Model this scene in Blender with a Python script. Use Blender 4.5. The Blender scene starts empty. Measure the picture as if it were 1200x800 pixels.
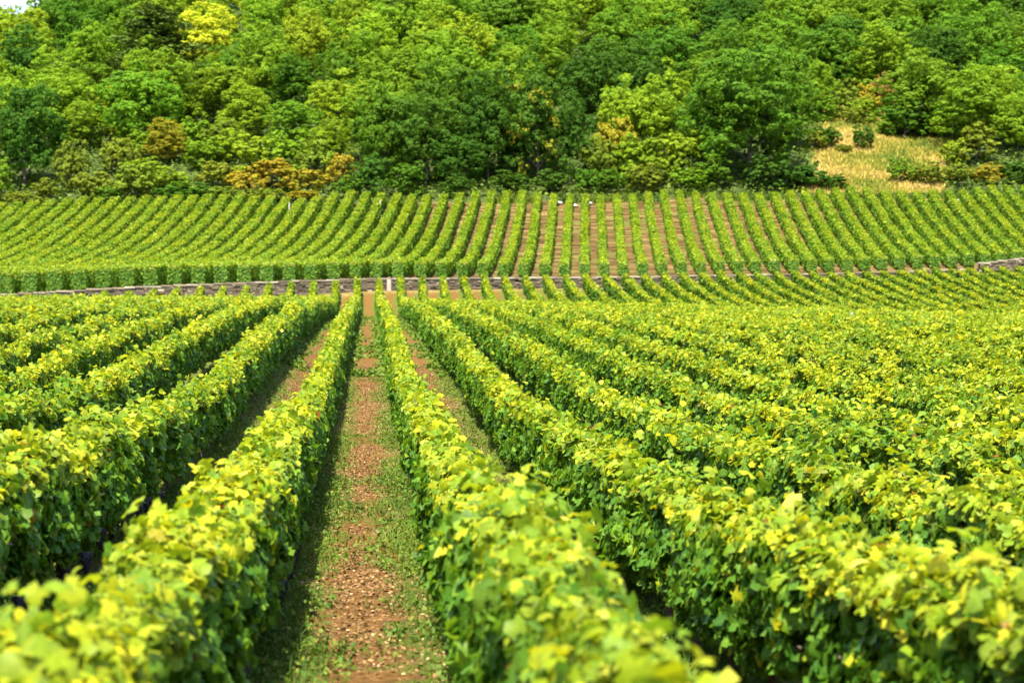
import bpy, math, random
import numpy as np
from math import radians, sin, cos, pi

# ------------------------------------------------------------------ scene, camera, light, exposure
scene = bpy.context.scene
col = scene.collection
rng = np.random.default_rng(11)
random.seed(5)

F = 2000.0                 # focal length in photograph pixels (1200 wide)
cam_d = bpy.data.cameras.new("camera")
cam = bpy.data.objects.new("camera", cam_d)
col.objects.link(cam)
cam.location = (0, 0, 0)
cam.rotation_euler = (radians(90), 0, 0)
cam_d.sensor_width = 36.0
cam_d.lens = F / 1200 * 36
cam_d.clip_start = 0.1
cam_d.clip_end = 3000
cam_d.dof.use_dof = True
cam_d.dof.focus_distance = 21.0
cam_d.dof.aperture_fstop = 2.8
scene.camera = cam

SUN_EL, SUN_AZ = radians(62), radians(-165)      # azimuth from +Y, negative = to the left
world = bpy.data.worlds.new("World")
scene.world = world
world.use_nodes = True
wn = world.node_tree
bg = wn.nodes["Background"]
sky = wn.nodes.new("ShaderNodeTexSky")
sky.sky_type = 'NISHITA'
sky.sun_disc = False
sky.sun_elevation = SUN_EL
sky.sun_rotation = SUN_AZ
sky.dust_density = 1.5
wn.links.new(sky.outputs[0], bg.inputs[0])
bg.inputs[1].default_value = 0.15

sun_d = bpy.data.lights.new("sun", 'SUN')
sun_d.energy = 5.0
sun_d.angle = radians(0.6)
sun_d.color = (1.0, 0.94, 0.80)
sun = bpy.data.objects.new("sun", sun_d)
col.objects.link(sun)
sun.rotation_euler = (pi / 2 - SUN_EL, 0, pi - SUN_AZ)
sun.location = (-30, 40, 80)

scene.view_settings.view_transform = 'Standard'
scene.view_settings.look = 'None'
scene.view_settings.gamma = 1.0
scene.view_settings.use_curve_mapping = False
scene.view_settings.exposure = 1.95
scene.render.engine = 'CYCLES'
scene.cycles.max_bounces = 7
scene.cycles.diffuse_bounces = 4
scene.cycles.transmission_bounces = 4
scene.cycles.glossy_bounces = 2
scene.cycles.use_denoising = True
scene.cycles.sample_clamp_indirect = 6

# ------------------------------------------------------------------ helpers
def tag(o, label=None, cat=None, group=None, kind=None):
    if label: o["label"] = label
    if cat: o["category"] = cat
    if group: o["group"] = group
    if kind: o["kind"] = kind
    return o

def quads_mesh(name, V, Q, mat=None, attr=None, attr_name="leaf", smooth=True):
    """V (n,3), Q (m,k) -> mesh; attr (n,4) colour attribute on points"""
    me = bpy.data.meshes.new(name)
    V = np.ascontiguousarray(V, dtype=np.float32)
    Q = np.ascontiguousarray(Q, dtype=np.int32)
    m, k = Q.shape
    me.vertices.add(len(V)); me.vertices.foreach_set("co", V.ravel())
    me.loops.add(m * k); me.loops.foreach_set("vertex_index", Q.ravel())
    me.polygons.add(m)
    me.polygons.foreach_set("loop_start", np.arange(0, m * k, k, dtype=np.int32))
    me.polygons.foreach_set("use_smooth", np.full(m, smooth, dtype=bool))
    if attr is not None:
        a = me.attributes.new(attr_name, 'FLOAT_COLOR', 'POINT')
        a.data.foreach_set("color", np.ascontiguousarray(attr, dtype=np.float32).ravel())
    if mat: me.materials.append(mat)
    me.update(calc_edges=True)
    return me

def link(name, me, parent=None, loc=(0, 0, 0)):
    o = bpy.data.objects.new(name, me)
    col.objects.link(o)
    o.location = loc
    if parent: o.parent = parent
    return o

def empty(name, loc):
    o = bpy.data.objects.new(name, None)
    o.empty_display_size = 0.3
    col.objects.link(o)
    o.location = loc
    return o

def norm(a):
    return a / np.maximum(np.linalg.norm(a, axis=-1, keepdims=True), 1e-9)

def noise1(x, seed, cell):
    """smooth 1-D value noise, -1..1"""
    r = np.random.default_rng(seed)
    tab = r.uniform(-1, 1, 4096)
    t = np.asarray(x) / cell + 700.0
    i = np.floor(t).astype(int); f = t - i; f = f * f * (3 - 2 * f)
    return tab[i % 4096] * (1 - f) + tab[(i + 1) % 4096] * f

def noise2(x, y, seed, cell):
    r = np.random.default_rng(seed)
    tab = r.uniform(-1, 1, (256, 256))
    tx = np.asarray(x) / cell + 500.0; ty = np.asarray(y) / cell + 500.0
    i = np.floor(tx).astype(int); j = np.floor(ty).astype(int)
    f = tx - i; g = ty - j; f = f * f * (3 - 2 * f); g = g * g * (3 - 2 * g)
    a = tab[i % 256, j % 256]; b = tab[(i + 1) % 256, j % 256]
    c = tab[i % 256, (j + 1) % 256]; d = tab[(i + 1) % 256, (j + 1) % 256]
    return (a * (1 - f) + b * f) * (1 - g) + (c * (1 - f) + d * f) * g

def sstep(a, b, x):
    t = np.clip((x - a) / (b - a), 0, 1)
    return t * t * (3 - 2 * t)

# ---- leaf templates: x across, y from stem to tip, z normal; all quads
def tpl_full():
    mid = [(0, .06, 0), (0, .36, .05), (0, .62, .04), (0, 1.15, -.20)]
    side = [(.36, -.20, -.04), (.66, .22, -.20), (.33, .46, .02), (.47, .86, -.20)]
    v = mid + side + [(-x, y, z) for x, y, z in side]
    q = [(0, 4, 5, 1), (1, 5, 6, 2), (2, 6, 7, 3), (8, 0, 1, 9), (9, 1, 2, 10), (10, 2, 3, 11)]
    return np.array(v), np.array(q)
def tpl_mid():
    v = [(0, -.05, 0), (0, 1.08, -.08), (.52, .15, -.13), (.42, .74, -.13), (-.52, .15, -.13), (-.42, .74, -.13)]
    q = [(0, 2, 3, 1), (1, 5, 4, 0)]
    return np.array(v), np.array(q)
def tpl_far():
    v = [(-.12, -.05, 0), (.5, .38, -.06), (.05, 1.08, -.05), (-.5, .45, -.06)]
    return np.array(v), np.array([(0, 1, 2, 3)])
TPL = {'full': tpl_full(), 'mid': tpl_mid(), 'far': tpl_far()}

def leaves(tpl, P, N, T, S, A):
    """instances of a leaf: positions, normals, tip directions, sizes, attributes -> V, Q, attr"""
    tv, tq = TPL[tpl]
    N = norm(N)
    T = norm(T - N * np.sum(T * N, axis=1, keepdims=True))
    U = np.cross(T, N)
    k = len(tv)
    V = (P[:, None, :] + S[:, None, None] * (tv[None, :, 0:1] * U[:, None, :] + (tv[None, :, 1:2] - .4) * T[:, None, :] + tv[None, :, 2:3] * N[:, None, :]))
    Q = (np.arange(len(P)) * k)[:, None, None] + tq[None]
    A = np.repeat(A[:, None, :], k, axis=1)
    return V.reshape(-1, 3), Q.reshape(-1, 4), A.reshape(-1, 4)

def merge(parts):
    Vs, Qs, As, off = [], [], [], 0
    for V, Q, A in parts:
        Vs.append(V); Qs.append(Q + off); As.append(A); off += len(V)
    return np.concatenate(Vs), np.concatenate(Qs), np.concatenate(As)

def tube(points, radii, n=7, jitter=0.0, r=None):
    """tapered tube through points -> V, Q (open ends closed by the last ring being tiny)"""
    pts = np.array(points, float)
    V, Q = [], []
    d = norm(np.gradient(pts, axis=0))
    for i, p in enumerate(pts):
        a = np.cross(d[i], (0.3, 0.9, 0.2)); a /= np.linalg.norm(a); b = np.cross(d[i], a)
        for k in range(n):
            t = 2 * pi * k / n
            rr = radii[i] * (1 + (r.uniform(-jitter, jitter) if r is not None else 0))
            V.append(p + rr * (cos(t) * a + sin(t) * b))
    for i in range(len(pts) - 1):
        for k in range(n):
            k2 = (k + 1) % n
            Q.append((i * n + k, i * n + k2, (i + 1) * n + k2, (i + 1) * n + k))
    return np.array(V), np.array(Q)

def join_vq(lst):
    Vs, Qs, off = [], [], 0
    for V, Q in lst:
        Vs.append(V); Qs.append(Q + off); off += len(V)
    return np.concatenate(Vs), np.concatenate(Qs)

# ------------------------------------------------------------------ terrain (camera at z = 0)
ROWK = -0.0835             # lower rows: dx/dy
UPK = 0.045                # upper rows: dx/dy
S = 1.5                    # row spacing

PD = np.array([-40, 0, 10, 18, 24, 32, 40, 48, 65, 80, 95, 107, 130, 160])
PZ = np.array([-.85, -.85, -.85, -.84, -.77, -.52, -.08, .40, 1.20, 1.86, 2.26, 2.52, 3.1, 3.9]) - 1.05
_ys = np.arange(-40, 161, 1.0)
_zs = np.interp(_ys, PD, PZ)
_zs = np.convolve(np.pad(_zs, 3, mode='edge'), np.ones(7) / 7, mode='valid')
def wall_y(x):
    return 124 + .35 * np.clip(x, -75, 90)
def top_z(x):              # top of the retaining wall
    return np.interp(x, [-70, -34, -25, -15, -10, 8, 26, 36, 42, 80], [1.6, 3.1, 3.75, 4.25, 4.48, 4.82, 5.36, 5.8, 6.2, 7.5])
def foot_z(x):
    return np.interp(x, [-70, -30, -25, -22, -15, -10, 6, 17, 27, 41, 80], [.3, 1.95, 2.4, 2.65, 3.1, 3.5, 3.9, 4.2, 4.45, 5.1, 6.6])
YF = 161.0                 # upper edge of the upper vineyard
def far_z(x):
    return np.interp(x, [-120, -48, 0, 48, 120], [10.5, 11.9, 13.0, 13.5, 14.2])
def ground(x, y):
    x = np.asarray(x, float); y = np.asarray(y, float)
    yw = wall_y(x)
    # lower field
    cross = np.interp(x, [-60, -32, -10, 5, 22, 32, 45, 70], [-.3, 0, 0, -.30, -.85, -1.02, -1.2, -1.5])
    lift = sstep(1.2, 2.6, -(x - ROWK * y)) * (.10 * sstep(4, 9, y) + .33 * sstep(18, 37, y)) * (1 - sstep(45, 95, y))
    lift = lift - .15 * sstep(.9, 2.1, x - ROWK * y) * sstep(5, 13, y) * (1 - sstep(22, 36, y))
    lower = np.interp(y, _ys, _zs) + cross * sstep(20, 105, y) + lift
    wb = np.interp(x, [-60, -32, -10, 5, 22, 32, 60], [6, 7, 9, 19, 27, 30, 32])
    yc = yw - wb
    zc = np.interp(yc, _ys, _zs) + cross * sstep(20, 105, yc) + sstep(1.2, 2.6, -(x - ROWK * yc)) * .43 * (1 - sstep(45, 95, yc))
    t = np.clip((y - yc) / (wb - 1.5), 0, 1)
    bank = zc + (foot_z(x) - zc) * (0.55 * t + 0.45 * t * t)
    z = np.where(y > yc, bank, lower)
    # upper field
    u = np.clip((y - yw) / (YF - yw), 0, 1)
    p = np.interp(x, [-40, -22, 0, 30], [2.2, 2.0, 1.5, 1.2])
    up = top_z(x) - .06 + (far_z(x) - top_z(x)) * u ** p
    z = z + (up - z) * np.clip((y - yw - .12) / .45, 0, 1)
    # wooded hill
    hill = far_z(x) + .35 * (y - YF) + .7 * noise2(x, y, 3, 9)* sstep(0, 12, y - YF)
    ridge = np.interp(x, [-140, -90, -72, -50, 60, 140], [40, 42.5, 47, 58, 66, 70])
    hill = np.where(hill > ridge - 4, ridge - 4 + 4 * np.tanh((hill - ridge + 4) / 4), hill) - .10 * np.maximum(y - 315, 0)
    z = np.where(y > YF, hill, z)
    return z
def gz(x, y):
    return float(ground(np.array([x]), np.array([y]))[0])
def at_px(px, y):
    return (px - 600) / F * y

# ------------------------------------------------------------------ materials
def new_mat(name):
    m = bpy.data.materials.new(name)
    m.use_nodes = True
    nt = m.node_tree
    for n in list(nt.nodes): nt.nodes.remove(n)
    out = nt.nodes.new("ShaderNodeOutputMaterial")
    return m, nt, out
def node(nt, t, **kw):
    n = nt.nodes.new(t)
    for k, v in kw.items(): setattr(n, k, v)
    return n
def ramp(nt, fac, stops):
    r = node(nt, "ShaderNodeValToRGB")
    cr = r.color_ramp
    while len(cr.elements) < len(stops): cr.elements.new(0.5)
    for e, (p, c) in zip(cr.elements, stops):
        e.position = p; e.color = (*c, 1)
    nt.links.new(fac, r.inputs[0])
    return r.outputs[0]
def mixc(nt, fac, a, b, mode='MIX'):
    m = node(nt, "ShaderNodeMix", data_type='RGBA', blend_type=mode)
    for i, v in ((0, fac), (6, a), (7, b)):
        if isinstance(v, (int, float)): m.inputs[i].default_value = v
        elif isinstance(v, tuple): m.inputs[i].default_value = (*v, 1)
        else: nt.links.new(v, m.inputs[i])
    return m.outputs[2]
def math_(nt, op, a, b=None, c=None):
    m = node(nt, "ShaderNodeMath", operation=op)
    for i, v in enumerate((a, b, c)):
        if v is None: continue
        if isinstance(v, (int, float)): m.inputs[i].default_value = v
        else: nt.links.new(v, m.inputs[i])
    return m.outputs[0]

def leaf_shader(nt, out, colour, trans_col, trans=0.4, gloss=0.25, rough=0.45):
    p = node(nt, "ShaderNodeBsdfPrincipled")
    nt.links.new(colour, p.inputs["Base Color"])
    p.inputs["Roughness"].default_value = rough
    p.inputs["Specular IOR Level"].default_value = gloss
    t = node(nt, "ShaderNodeBsdfTranslucent")
    nt.links.new(trans_col, t.inputs[0])
    mx = node(nt, "ShaderNodeMixShader")
    mx.inputs[0].default_value = trans
    nt.links.new(p.outputs[0], mx.inputs[1]); nt.links.new(t.outputs[0], mx.inputs[2])
    nt.links.new(mx.outputs[0], out.inputs[0])

def vine_material():
    m, nt, out = new_mat("vine_leaf")
    a = node(nt, "ShaderNodeAttribute", attribute_name="leaf")
    s = node(nt, "ShaderNodeSeparateColor")
    nt.links.new(a.outputs["Color"], s.inputs[0])
    green = ramp(nt, s.outputs[0], [(0, (.022, .085, .012)), (.4, (.048, .142, .012)), (.75, (.088, .195, .012)), (1, (.15, .25, .014))])
    yell = ramp(nt, s.outputs[2], [(0, (.19, .26, .008)), (.45, (.33, .34, .009)), (.85, (.48, .42, .014)), (1, (.64, .55, .10))])
    c = mixc(nt, s.outputs[1], green, yell)
    rust = ramp(nt, a.outputs["Alpha"], [(0, (0, 0, 0)), (.995, (0, 0, 0)), (.997, (1, 1, 1))])
    c = mixc(nt, rust, c, (.20, .075, .018))
    g = node(nt, "ShaderNodeNewGeometry")
    mo = node(nt, "ShaderNodeTexNoise"); mo.inputs["Scale"].default_value = 45; mo.inputs["Detail"].default_value = 3
    nt.links.new(g.outputs["Position"], mo.inputs["Vector"])
    c = mixc(nt, 1.0, c, ramp(nt, mo.outputs[0], [(.33, (.72, .80, .8)), (.55, (1, 1, 1)), (.72, (1.22, 1.12, 1))]), 'MULTIPLY')
    tc = mixc(nt, 1.0, c, (1.35, 1.25, .6), 'MULTIPLY')
    leaf_shader(nt, out, c, tc, .45, .14, .5)
    return m
def tree_material(name, needle=False):
    m, nt, out = new_mat(name)
    a = node(nt, "ShaderNodeAttribute", attribute_name="leaf")
    s = node(nt, "ShaderNodeSeparateColor")
    nt.links.new(a.outputs["Color"], s.inputs[0])
    oi = node(nt, "ShaderNodeObjectInfo")
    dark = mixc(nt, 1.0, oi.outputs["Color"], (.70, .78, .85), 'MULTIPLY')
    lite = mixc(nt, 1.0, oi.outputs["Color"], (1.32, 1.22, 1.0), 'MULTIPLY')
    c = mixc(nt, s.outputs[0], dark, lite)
    c = mixc(nt, s.outputs[1], c, mixc(nt, a.outputs["Alpha"], (.27, .125, .018), (.30, .26, .02)))
    tc = mixc(nt, 1.0, c, (1.3, 1.25, .6), 'MULTIPLY')
    leaf_shader(nt, out, c, tc, .2 if needle else .44, .06, .6)
    return m
def bark_material(name, c1, c2, scale):
    m, nt, out = new_mat(name)
    n = node(nt, "ShaderNodeTexNoise"); n.inputs["Scale"].default_value = scale; n.inputs["Detail"].default_value = 6
    tc = node(nt, "ShaderNodeTexCoord"); nt.links.new(tc.outputs["Object"], n.inputs["Vector"])
    p = node(nt, "ShaderNodeBsdfPrincipled"); p.inputs["Roughness"].default_value = .9
    nt.links.new(ramp(nt, n.outputs[0], [(.3, c1), (.7, c2)]), p.inputs["Base Color"])
    b = node(nt, "ShaderNodeBump"); b.inputs["Strength"].default_value = .7
    nt.links.new(n.outputs[0], b.inputs["Height"]); nt.links.new(b.outputs[0], p.inputs["Normal"])
    nt.links.new(p.outputs[0], out.inputs[0])
    return m
def attr_material(name, stops, rough=.85, trans=0.0):
    m, nt, out = new_mat(name)
    a = node(nt, "ShaderNodeAttribute", attribute_name="leaf")
    s = node(nt, "ShaderNodeSeparateColor"); nt.links.new(a.outputs["Color"], s.inputs[0])
    c = ramp(nt, s.outputs[0], stops)
    if trans:
        leaf_shader(nt, out, c, mixc(nt, 1.0, c, (1.2, 1.2, .7), 'MULTIPLY'), trans, .15, .6)
    else:
        n = node(nt, "ShaderNodeTexNoise"); n.inputs["Scale"].default_value = 9; n.inputs["Detail"].default_value = 5
        g = node(nt, "ShaderNodeNewGeometry"); nt.links.new(g.outputs["Position"], n.inputs["Vector"])
        c = mixc(nt, .35, c, mixc(nt, 1.0, c, n.outputs["Color"], 'MULTIPLY'))
        p = node(nt, "ShaderNodeBsdfPrincipled"); p.inputs["Roughness"].default_value = rough
        nt.links.new(c, p.inputs["Base Color"])
        b = node(nt, "ShaderNodeBump"); b.inputs["Strength"].default_value = .5; b.inputs["Distance"].default_value = .05
        nt.links.new(n.outputs[0], b.inputs["Height"]); nt.links.new(b.outputs[0], p.inputs["Normal"])
        nt.links.new(p.outputs[0], out.inputs[0])
    return m

def ground_material():
    m, nt, out = new_mat("ground")
    g = node(nt, "ShaderNodeNewGeometry")
    xyz = node(nt, "ShaderNodeSeparateXYZ"); nt.links.new(g.outputs["Position"], xyz.inputs[0])
    a = node(nt, "ShaderNodeAttribute", attribute_name="zone")
    z = node(nt, "ShaderNodeSeparateColor"); nt.links.new(a.outputs["Color"], z.inputs[0])
    def noise(scale, detail=5, rough=.6, sy=1.0):
        n = node(nt, "ShaderNodeTexNoise"); n.inputs["Scale"].default_value = scale
        n.inputs["Detail"].default_value = detail; n.inputs["Roughness"].default_value = rough
        mp = node(nt, "ShaderNodeMapping"); mp.inputs["Scale"].default_value = (1, sy, 1)
        nt.links.new(g.outputs["Position"], mp.inputs[0]); nt.links.new(mp.outputs[0], n.inputs["Vector"])
        return n.outputs[0]
    # lower field: stony soil with grass growing towards the vine feet
    n_f, n_m, n_b = noise(22, 8, .7), noise(3.2, 6, .65), noise(.8, 4)
    soil = ramp(nt, n_f, [(.25, (.034, .017, .0045)), (.45, (.086, .042, .010)), (.6, (.145, .076, .020)), (.75, (.23, .137, .043))])
    v = node(nt, "ShaderNodeTexVoronoi"); v.inputs["Scale"].default_value = 26
    nt.links.new(g.outputs["Position"], v.inputs["Vector"])
    peb = ramp(nt, v.outputs["Distance"], [(.0, (1, 1, 1)), (.22, (1, 1, 1)), (.32, (0, 0, 0))])
    pebm = math_(nt, 'MULTIPLY', peb, math_(nt, 'GREATER_THAN', n_m, .53))
    soil = mixc(nt, math_(nt, 'MULTIPLY', pebm, .55), soil, (.26, .16, .085))
    q = math_(nt, 'MULTIPLY_ADD', xyz.outputs[1], -ROWK, xyz.outputs[0])
    fr = math_(nt, 'FRACT', math_(nt, 'DIVIDE', math_(nt, 'ADD', q, .08 + .75 + 150.0), S))
    edge = math_(nt, 'MULTIPLY', math_(nt, 'ABSOLUTE', math_(nt, 'SUBTRACT', fr, .5)), 2.0)   # 0 mid lane .. 1 at vines
    gm = math_(nt, 'ADD', math_(nt, 'MULTIPLY_ADD', edge, 1.0, -.05), math_(nt, 'MULTIPLY', math_(nt, 'SUBTRACT', n_m, .5), 1.5))
    gm = math_(nt, 'ADD', gm, math_(nt, 'MULTIPLY', math_(nt, 'SUBTRACT', n_b, .5), .8))
    grassm = ramp(nt, gm, [(.20, (0, 0, 0)), (.40, (1, 1, 1))])
    grass = ramp(nt, n_f, [(.3, (.030, .050, .008)), (.55, (.065, .095, .010)), (.75, (.11, .135, .02))])
    low = mixc(nt, math_(nt, 'MULTIPLY', grassm, .8), soil, grass)
    # upper slope: reddish tilled soil in bands across the slope, straw between
    w = node(nt, "ShaderNodeTexNoise"); w.inputs["Scale"].default_value = 1.0; w.inputs["Detail"].default_value = 4
    mp = node(nt, "ShaderNodeMapping"); mp.inputs["Scale"].default_value = (.30, 2.2, .1)
    nt.links.new(g.outputs["Position"], mp.inputs[0]); nt.links.new(mp.outputs[0], w.inputs["Vector"])
    upc = ramp(nt, w.outputs[0], [(.32, (.026, .015, .005)), (.45, (.054, .031, .010)), (.55, (.090, .054, .018)), (.68, (.19, .13, .050))])
    upc = mixc(nt, math_(nt, 'MULTIPLY', ramp(nt, n_b, [(.50, (0, 0, 0)), (.64, (1, 1, 1))]), .65), upc, (.075, .095, .018))
    # meadow: dry grass with green patches
    n_l = noise(.30, 6, .65)
    mead = ramp(nt, n_l, [(.38, (.065, .105, .014)), (.48, (.16, .16, .022)), (.57, (.31, .23, .055)), (.7, (.38, .27, .09))])
    mead = mixc(nt, .5, mead, mixc(nt, 1.0, mead, noise(5, 6), 'OVERLAY'))
    wood = ramp(nt, n_m, [(.3, (.018, .028, .008)), (.6, (.045, .065, .014)), (.8, (.075, .075, .025))])
    sand = ramp(nt, n_m, [(.3, (.08, .075, .018)), (.55, (.19, .145, .045)), (.75, (.30, .235, .10))])
    c = mixc(nt, z.outputs[0], low, upc)
    c = mixc(nt, z.outputs[1], c, wood)
    c = mixc(nt, z.outputs[2], c, mead)
    c = mixc(nt, a.outputs["Alpha"], c, sand)
    p = node(nt, "ShaderNodeBsdfPrincipled"); p.inputs["Roughness"].default_value = .95
    p.inputs["Specular IOR Level"].default_value = .1
    nt.links.new(c, p.inputs["Base Color"])
    b = node(nt, "ShaderNodeBump"); b.inputs["Strength"].default_value = .8; b.inputs["Distance"].default_value = .06
    nt.links.new(math_(nt, 'ADD', n_f, math_(nt, 'MULTIPLY', pebm, .25)), b.inputs["Height"])
    nt.links.new(b.outputs[0], p.inputs["Normal"]); nt.links.new(p.outputs[0], out.inputs[0])
    return m

M_VINE = vine_material()
M_TREE = tree_material("tree_foliage")
M_PINE = tree_material("pine_needles", True)
M_BARK = bark_material("tree_bark", (.030, .024, .018), (.085, .068, .050), 3)
M_VBARK = bark_material("vine_bark", (.030, .020, .013), (.11, .075, .05), 22)
M_GROUND = ground_material()
M_STONE = attr_material("wall_stone", [(0, (.055, .039, .020)), (.5, (.112, .082, .045)), (.8, (.19, .15, .09)), (1, (.36, .31, .21))])
M_ROCK = attr_material("pale_rock", [(0, (.45, .40, .34)), (1, (.72, .68, .62))])
M_WEED = attr_material("weed_leaf", [(0, (.035, .075, .008)), (.6, (.070, .125, .010)), (1, (.15, .17, .020))], trans=.3)
M_LITTER = attr_material("dry_litter", [(0, (.058, .025, .005)), (.45, (.140, .066, .014)), (.85, (.225, .125, .034)), (1, (.36, .26, .12))])
M_STRAW = attr_material("dry_grass_blade", [(0, (.07, .12, .015)), (.40, (.19, .19, .02)), (.65, (.33, .25, .045)), (1, (.44, .32, .10))], trans=.25)
M_UNDER = attr_material("undergrowth_leaf", [(0, (.030, .062, .008)), (.5, (.060, .105, .010)), (1, (.11, .14, .014))], trans=.3)
M_WOODPOST = bark_material("weathered_post", (.20, .18, .14), (.36, .33, .28), 8)
M_PALEPOST = bark_material("pale_stone_post", (.22, .165, .13), (.36, .28, .23), 6)
M_GRAPE = new_mat("black_grape")
_p = node(M_GRAPE[1], "ShaderNodeBsdfPrincipled"); _p.inputs["Base Color"].default_value = (.012, .011, .028, 1); _p.inputs["Roughness"].default_value = .8
_n = node(M_GRAPE[1], "ShaderNodeTexNoise"); _n.inputs["Scale"].default_value = 40
M_GRAPE[1].links.new(ramp(M_GRAPE[1], _n.outputs[0], [(.35, (.005, .004, .008)), (.7, (.014, .011, .018))]), _p.inputs["Base Color"])
M_GRAPE[1].links.new(_p.outputs[0], M_GRAPE[2].inputs[0]); M_GRAPE = M_GRAPE[0]

# ------------------------------------------------------------------ ground sheet
def axis(*segs):
    out = []
    for a, b, s in segs: out.append(np.arange(a, b, s))
    return np.concatenate(out + [[segs[-1][1]]])
gx = axis((-260, -80, 6), (-80, -12, 1.0), (-12, 12, .2), (12, 80, 1.0), (80, 260, 6))
gy = axis((-25, 0, 1), (0, 32, .2), (32, 88, 1), (88, 165, .3), (165, 200, 1), (200, 330, 3), (330, 700, 10))
GX, GY = np.meshgrid(gx, gy)
GZ = ground(GX, GY)
near = (np.abs(GX) < 12) & (GY < 32)
GZ = GZ + near * (.018 * noise2(GX, GY, 21, .5) + .022 * noise2(GX, GY, 22, 1.3))
V = np.stack([GX, GY, GZ], -1).reshape(-1, 3)
nx = len(gx)
ii = np.arange(len(gy) - 1)[:, None] * nx + np.arange(nx - 1)[None]
Q = np.stack([ii, ii + 1, ii + nx + 1, ii + nx], -1).reshape(-1, 4)
X, Y = V[:, 0], V[:, 1]
yw = wall_y(X)
PX = 600 + F * X / np.maximum(Y, 1)
def meadow_mask(X, Y):
    PX = 600 + F * X / np.maximum(Y, 1)
    jit = 14 * noise2(X, Y, 8, 3.0)
    a = sstep(940, 965, PX + jit) * (1 - sstep(1100, 1125, PX + jit)) * sstep(161.5, 163, Y) * (1 - sstep(186, 189, Y))
    b = sstep(950, 970, PX + jit) * (1 - sstep(1045, 1070, PX + jit)) * sstep(180, 184, Y) * (1 - sstep(201, 206, Y))
    return np.maximum(a, b * .55)
zone = np.zeros((len(V), 4))
zone[:, 0] = sstep(0.0, .4, Y - yw) 
zone[:, 1] = sstep(YF + .3, YF + 2.2, Y + .8 * noise2(X, Y, 4, 2))
zone[:, 2] = meadow_mask(X, Y)
zone[:, 3] = sstep(-2.6, -1.6, Y - yw + .5 * noise2(X, Y, 5, 2.)) * (1 - sstep(-.1, .1, Y - yw)) * .6
me = quads_mesh("ground", V, Q, M_GROUND, zone, "zone")
tag(link("ground", me), kind="structure")

# ------------------------------------------------------------------ vine hedges
def hedge(xc, ya, yb, dens, tpl, size, h, w, seed, k, zb=.27, young=1.0, lit=0.0):
    """leaves of one stretch of trimmed vine hedge; xc(y) gives its centre line"""
    n = int(dens * (yb - ya))
    if n < 1: return None
    r = np.random.default_rng(seed)
    y = r.uniform(ya, yb, n)
    ht = h + .09 * noise1(y, k * 7 + 1, .42) + .07 * noise1(y, k * 7 + 2, 1.1)
    per = 2 * (h - zb) + 2 * w * 1.35
    s = r.uniform(0, per, n)
    wall = h - zb
    zlow = zb + .07 * noise1(y, k * 7 + 11, .5)
    weak = sstep(.62, .95, noise1(y, k * 7 + 13, 1.15))
    left = s < wall; right = (s >= wall) & (s < 2 * wall); top = s >= 2 * wall
    zz = np.where(left, zb + s, np.where(right, zb + s - wall, 0))
    frac = np.clip((zz - zb) / wall, 0, 1)
    zz = np.where(top, 0, zlow + frac * (ht - zlow))
    bulge = w * (.80 + .28 * np.sin(pi * np.clip(frac, 0, 1) ** .8)) + .10 * noise2(y, zz * 1.0 + 7 * left, k * 7 + 3, .26) + .05 * noise1(y, k * 7 + 4 + 0, .9)
    depth = np.abs(r.normal(0, .06, n))
    depth = np.where(r.random(n) < .15, r.uniform(0, w, n), depth)
    off = np.where(left, -1, 1) * np.maximum(bulge - depth, 0)
    tx = r.uniform(-1, 1, n)
    off = np.where(top, tx * w * .95, off)
    dome = ht + .045 * (1 - tx ** 2) + .08 * noise2(y, tx * .3, k * 7 + 5, .22)
    ragged = np.where(r.random(n) < .12, np.abs(r.normal(0, .075, n)), -np.abs(r.normal(0, .05, n)))
    zz = np.where(top, dome + ragged, zz) - .16 * weak * (zz > .5 * h) * np.where(top, 1, frac)
    x = xc(y) + off
    P = np.stack([x, y, ground(x, y) + zz], -1)
    N = np.stack([np.where(top, tx * .5, np.where(left, -1.0, 1.0)), np.zeros(n), np.where(top, .9, .45)], -1) + r.normal(0, .58, (n, 3))
    T = np.stack([np.where(top, tx, off * .6), np.zeros(n), np.where(top, -.25, -1.0)], -1) + r.normal(0, .5, (n, 3))
    sz = size * r.uniform(.45, 1.3, n) * np.where(top, .88, 1)
    A = np.zeros((n, 4))
    A[:, 0] = np.clip(lit + r.normal(.48, .24, n) + .15 * noise2(y, zz, k * 7 + 6, .8), 0, 1)  # lighter leaf green for the whole stretch, plus random tone
    hf = np.where(top, 1, frac)
    pr = np.where(top, .52, .03 + .34 * sstep(.78, 1.0, hf)) + .26 * noise1(y, k * 7 + 9, .8) * sstep(.6, 1, hf)
    A[:, 1] = np.where(r.random(n) < pr * young, r.uniform(.45, 1, n), r.uniform(0, .10, n) + .12 * hf ** 3)
    A[:, 1] = np.where(top, np.clip(r.normal(np.where(y < 16, .47, .42), .14, n) + .22 * noise1(y, k * 7 + 9, .8) + .30 * (A[:, 1] > .45) * (r.random(n) < .6), 0, 1) * (.45 + .55 * young), A[:, 1])
    A[:, 2] = np.clip(r.beta(1.6, 2.0, n), 0, 1)
    A[:, 3] = r.random(n)
    keep = r.random(n) > .45 * weak
    return leaves(tpl, P[keep], N[keep], T[keep], sz[keep], A[keep])

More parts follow.
